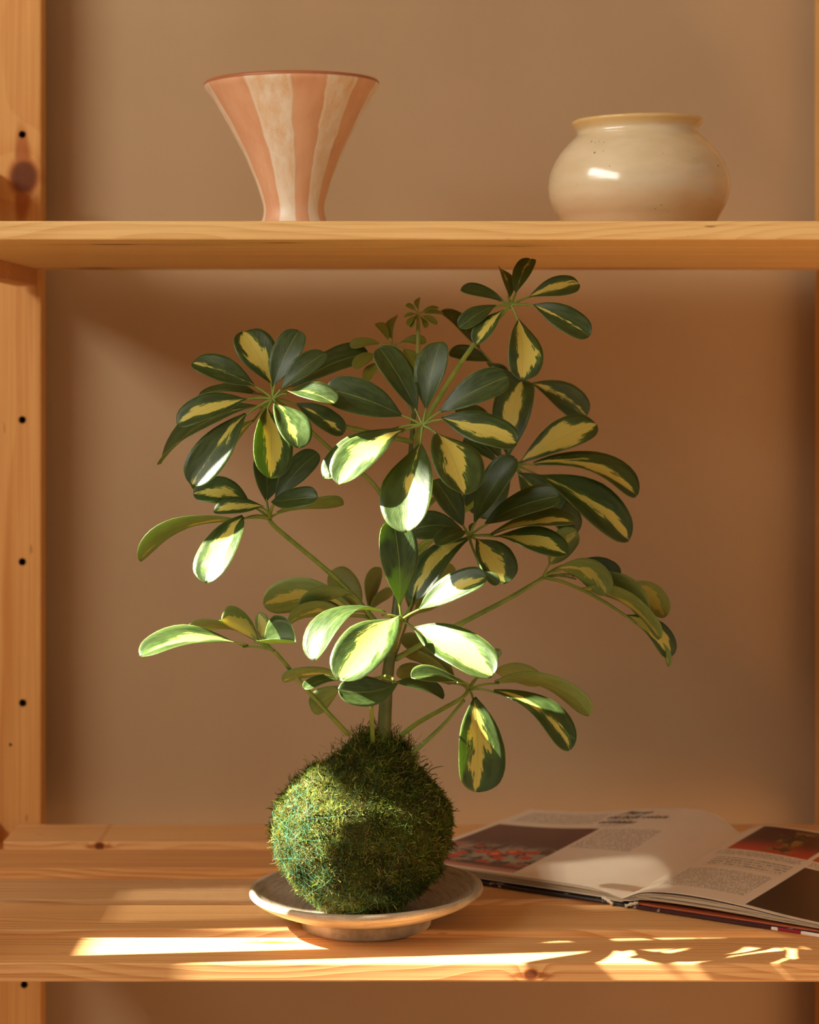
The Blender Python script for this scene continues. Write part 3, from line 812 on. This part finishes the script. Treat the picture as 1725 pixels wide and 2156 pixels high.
# D: top right
cluster((1076, 643, 1.70), [(1001, 722, 1.715), (938, 816, 1.735), (872, 925, 1.75)], [
    (1086, 619, 1117, 546, 40, D_(var=.15)), (1072, 630, 1053, 565, 28, D_(var=.1)), (1060, 635, 971, 609, 30), (1112, 626, 1220, 598, 40, D_(var=.5)),
    (1124, 642, 1241, 708, 56, D_(var=.1)), (1092, 672, 1099, 800, 72, D_(var=.75)), (1060, 654, 1004, 726, 36, D_(var=.5)), (1044, 643, 967, 690, 36)])
# G: the large front cluster
cluster((890, 897, 1.645), [(884, 910, 1.68), (872, 960, 1.75)], [
    (877, 865, 798, 733, 70, D_(td=1.66)), (897, 864, 928, 720, 66, D_(td=1.66)), (924, 868, 1071, 793, 66, D_(td=1.645)),
    (930, 880, 1089, 934, 74, D_(var=.5, td=1.63)), (850, 876, 686, 818, 74, D_(td=1.645)), 
    (839, 898, 682, 1006, 60, D_(bd=1.645, td=1.615, bend=-8)), (851, 905, 714, 1020, 72, D_(var=.72, td=1.59, bend=4)),
    (886, 934, 858, 1121, 104, D_(var=.18, td=1.575)), (921, 911, 978, 1040, 102, D_(var=.62, td=1.585))], rad=.0019)
# I: dark cluster high behind
cluster((1043, 776, 1.86), [(1060, 850, 1.86), (1000, 960, 1.83), (865, 1100, 1.76)], [
    (1012, 737, 930, 653, 32, D_(td=1.88)), (1034, 762, 946, 742, 32, D_(td=1.87)), (1060, 780, 1100, 830, 40, D_(td=1.86)), (1025, 765, 1068, 800, 30, D_(td=1.87)), (1118, 806, 1236, 876, 58, D_(var=.2, bd=1.86, td=1.87, bend=-6)), ])
# H: right rear
cluster((1082, 980, 1.80), [(1040, 1020, 1.79), (991, 1066, 1.78), (945, 1099, 1.765), (848, 1200, 1.75)], [
    (1071, 962, 1100, 804, 86, D_(var=.55)), (1096, 973, 1256, 893, 68, D_(var=.92)), (1124, 977, 1341, 1044, 44, D_(var=.62, bend=-16)),
    (1130, 998, 1325, 1138, 78, D_(var=.34, bend=-6)), (1047, 973, 976, 926, 28, D_(td=1.81)), (1056, 968, 968, 858, 62, D_(td=1.83)),
    (1076, 998, 997, 1082, 84, D_(td=1.79)), (1092, 998, 1172, 1078, 78, D_(td=1.79, var=.2)), (1110, 1010, 1214, 1122, 56, D_(td=1.80))], rad=.0024)
# J: right middle
cluster((989, 1130, 1.695), [(960, 1140, 1.71), (907, 1136, 1.73), (870, 1172, 1.74), (835, 1290, 1.748)], [
    (1001, 1099, 1086, 964, 56, D_(td=1.68, bd=1.69)), (1023, 1104, 1179, 1045, 52, D_(td=1.675)), (977, 1110, 915, 1010, 54, D_(td=1.71)),
    (1029, 1127, 1212, 1100, 42, D_(var=.4, td=1.67)), (1040, 1129, 1195, 1168, 48, D_(var=.5, td=1.66)), (1004, 1134, 1066, 1229, 74, D_(var=.6, td=1.665)),
    (974, 1116, 862, 1118, 58, D_(td=1.69, bend=8)), (980, 1118, 920, 1148, 42, D_(td=1.665)), (985, 1136, 869, 1262, 66, D_(var=.45, td=1.665, bend=12)),
    (1012, 1204, 1050, 1230, 22, D_(td=1.655, bd=1.66)), (990, 1122, 999, 1100, 11)], rad=.0018)
# K: front centre
cluster((846, 1306, 1.655), [(842, 1322, 1.68), (828, 1370, 1.744)], [
    (841, 1274, 828, 1095, 78, D_(td=1.655, bd=1.65)), (883, 1284, 1026, 1216, 56, D_(var=.5, td=1.62, bd=1.64)), (872, 1324, 1037, 1425, 96, D_(var=.78, td=1.60)),
    (812, 1291, 664, 1392, 54, D_(td=1.595, bd=1.645, bend=38)), (838, 1298, 714, 1432, 98, D_(var=.78, td=1.56, bd=1.625, bend=-6)), (866, 1278, 900, 1190, 36, D_(td=1.70, var=.3))], rad=.0018)
# S: small low cluster in front
cluster((786, 1430, 1.66), [(783, 1490, 1.69), (785, 1560, 1.715)], [
    (838, 1438, 712, 1452, 62, D_(td=1.555, bd=1.575, bend=-16, arch=.05)), (716, 1422, 595, 1434, 20, D_(face='u', var=.3, td=1.66)),
    (712, 1430, 640, 1450, 24, D_(td=1.63, bd=1.65)), (718, 1444, 657, 1497, 46, D_(face='u', td=1.68, bd=1.69)), (835, 1437, 935, 1468, 34, D_(td=1.71, bd=1.70, bend=-4))], rad=.0017)
# L: low left
cluster((576, 1370, 1.65), [(592, 1387, 1.655), (640, 1445, 1.67), (690, 1500, 1.69), (732, 1545, 1.71)], [
    (521, 1361, 296, 1382, 32, D_(var=.5, td=1.60, bend=6)), (544, 1352, 396, 1338, 28, D_(face='u', td=1.68, bend=10)),
    (546, 1352, 466, 1305, 46, D_(var=.95, td=1.64, face='u', cup=.9, fold=.4)), (552, 1350, 545, 1290, 30, D_(var=.9, face='u', td=1.67)),
    (553, 1352, 624, 1352, 62, D_(td=1.615, cup=.9, fold=.5, arch=.0))], rad=.0018)
# N: olive cluster behind, left
cluster((771, 1288, 1.80), [(800, 1330, 1.78), (824, 1380, 1.75)], [
    (750, 1288, 555, 1274, 66, D_(face='u', var=.45, bend=18)), (758, 1282, 696, 1203, 62, D_(face='u', young=.6)), (777, 1282, 803, 1196, 32, D_(face='u', young=.6)),
    (780, 1284, 828, 1244, 22, D_(face='u', young=.6))], rad=.0016, mat=ST_Y)
cluster((775, 1300, 1.735), [(800, 1330, 1.74), (826, 1372, 1.745)], [
    (741, 1250, 632, 1286, 34, D_(face='u', bd=1.72, td=1.70, bend=8)), (729, 1296, 608, 1312, 38, D_(face='u', bd=1.715, td=1.69, bend=10, var=.2)),
    (735, 1300, 668, 1274, 26, D_(bd=1.73, td=1.735))], rad=.0015)
cluster((860, 1300, 1.85), [(840, 1360, 1.80), (824, 1400, 1.75)], [
    (874, 1285, 956, 1192, 56, D_(face='u', young=.7)), (880, 1292, 950, 1240, 36, D_(face='u', young=.7)), (866, 1290, 880, 1200, 36, D_(face='u', young=.5))], rad=.0014, mat=ST_Y)
# M: low right
cluster((986, 1454, 1.69), [(972, 1470, 1.70), (930, 1494, 1.715), (880, 1522, 1.735), (846, 1548, 1.742)], [
    (998, 1469, 1001, 1667, 103, D_(var=.5, td=1.635, bd=1.665)), (1040, 1454, 1200, 1580, 52, D_(var=.3, td=1.65, bd=1.675, bend=-16)),
    (1042, 1436, 1242, 1505, 30, D_(face='u', bend=-14)), (1037, 1410, 1141, 1438, 44, D_(face='u', young=.5, td=1.75, bd=1.74)), (1041, 1390, 1053, 1367, 17, D_(young=.8, td=1.76, bd=1.76)),
    (972, 1438, 867, 1428, 40, D_(td=1.60, bd=1.63)), (960, 1430, 842, 1345, 40, D_(face='u', young=.6, td=1.78, bd=1.76)), (950, 1432, 852, 1380, 26, D_(face='u', young=.5, td=1.76, bd=1.74)),
    (950, 1440, 835, 1420, 32, D_(face='u', young=.5, td=1.77, bd=1.75))], rad=.0019)
cluster((978, 1474, 1.735), [(930, 1530, 1.74), (862, 1592, 1.745)], [], rad=.0018)
# Q: far right
cluster((1145, 1216, 1.775), [(1070, 1261, 1.77), (955, 1321, 1.76), (832, 1388, 1.746)], [
    (1222, 1238, 1390, 1345, 30, D_(face='u', var=.3, bend=-12)), (1318, 1296, 1412, 1384, 44, D_(var=.95, bend=-14, bd=1.785, td=1.78)), (1385, 1345, 1408, 1404, 14, D_(face='u', var=.2, bd=1.78, td=1.775)),
    (1172, 1198, 1278, 1252, 54, D_(face='u', var=.4, bend=-24)), (1205, 1214, 1358, 1308, 38, D_(var=.2, bend=-22, face='u', bd=1.785, td=1.78)),
    (1220, 1180, 1302, 1222, 52, D_(bd=1.80, td=1.81)), (1316, 1228, 1400, 1300, 52, D_(face='u', young=.5, var=.6, bend=-12, bd=1.80, td=1.80)), (1155, 1190, 1216, 1118, 54, D_(face='u', var=.4, bd=1.77, td=1.79))], rad=.0022)
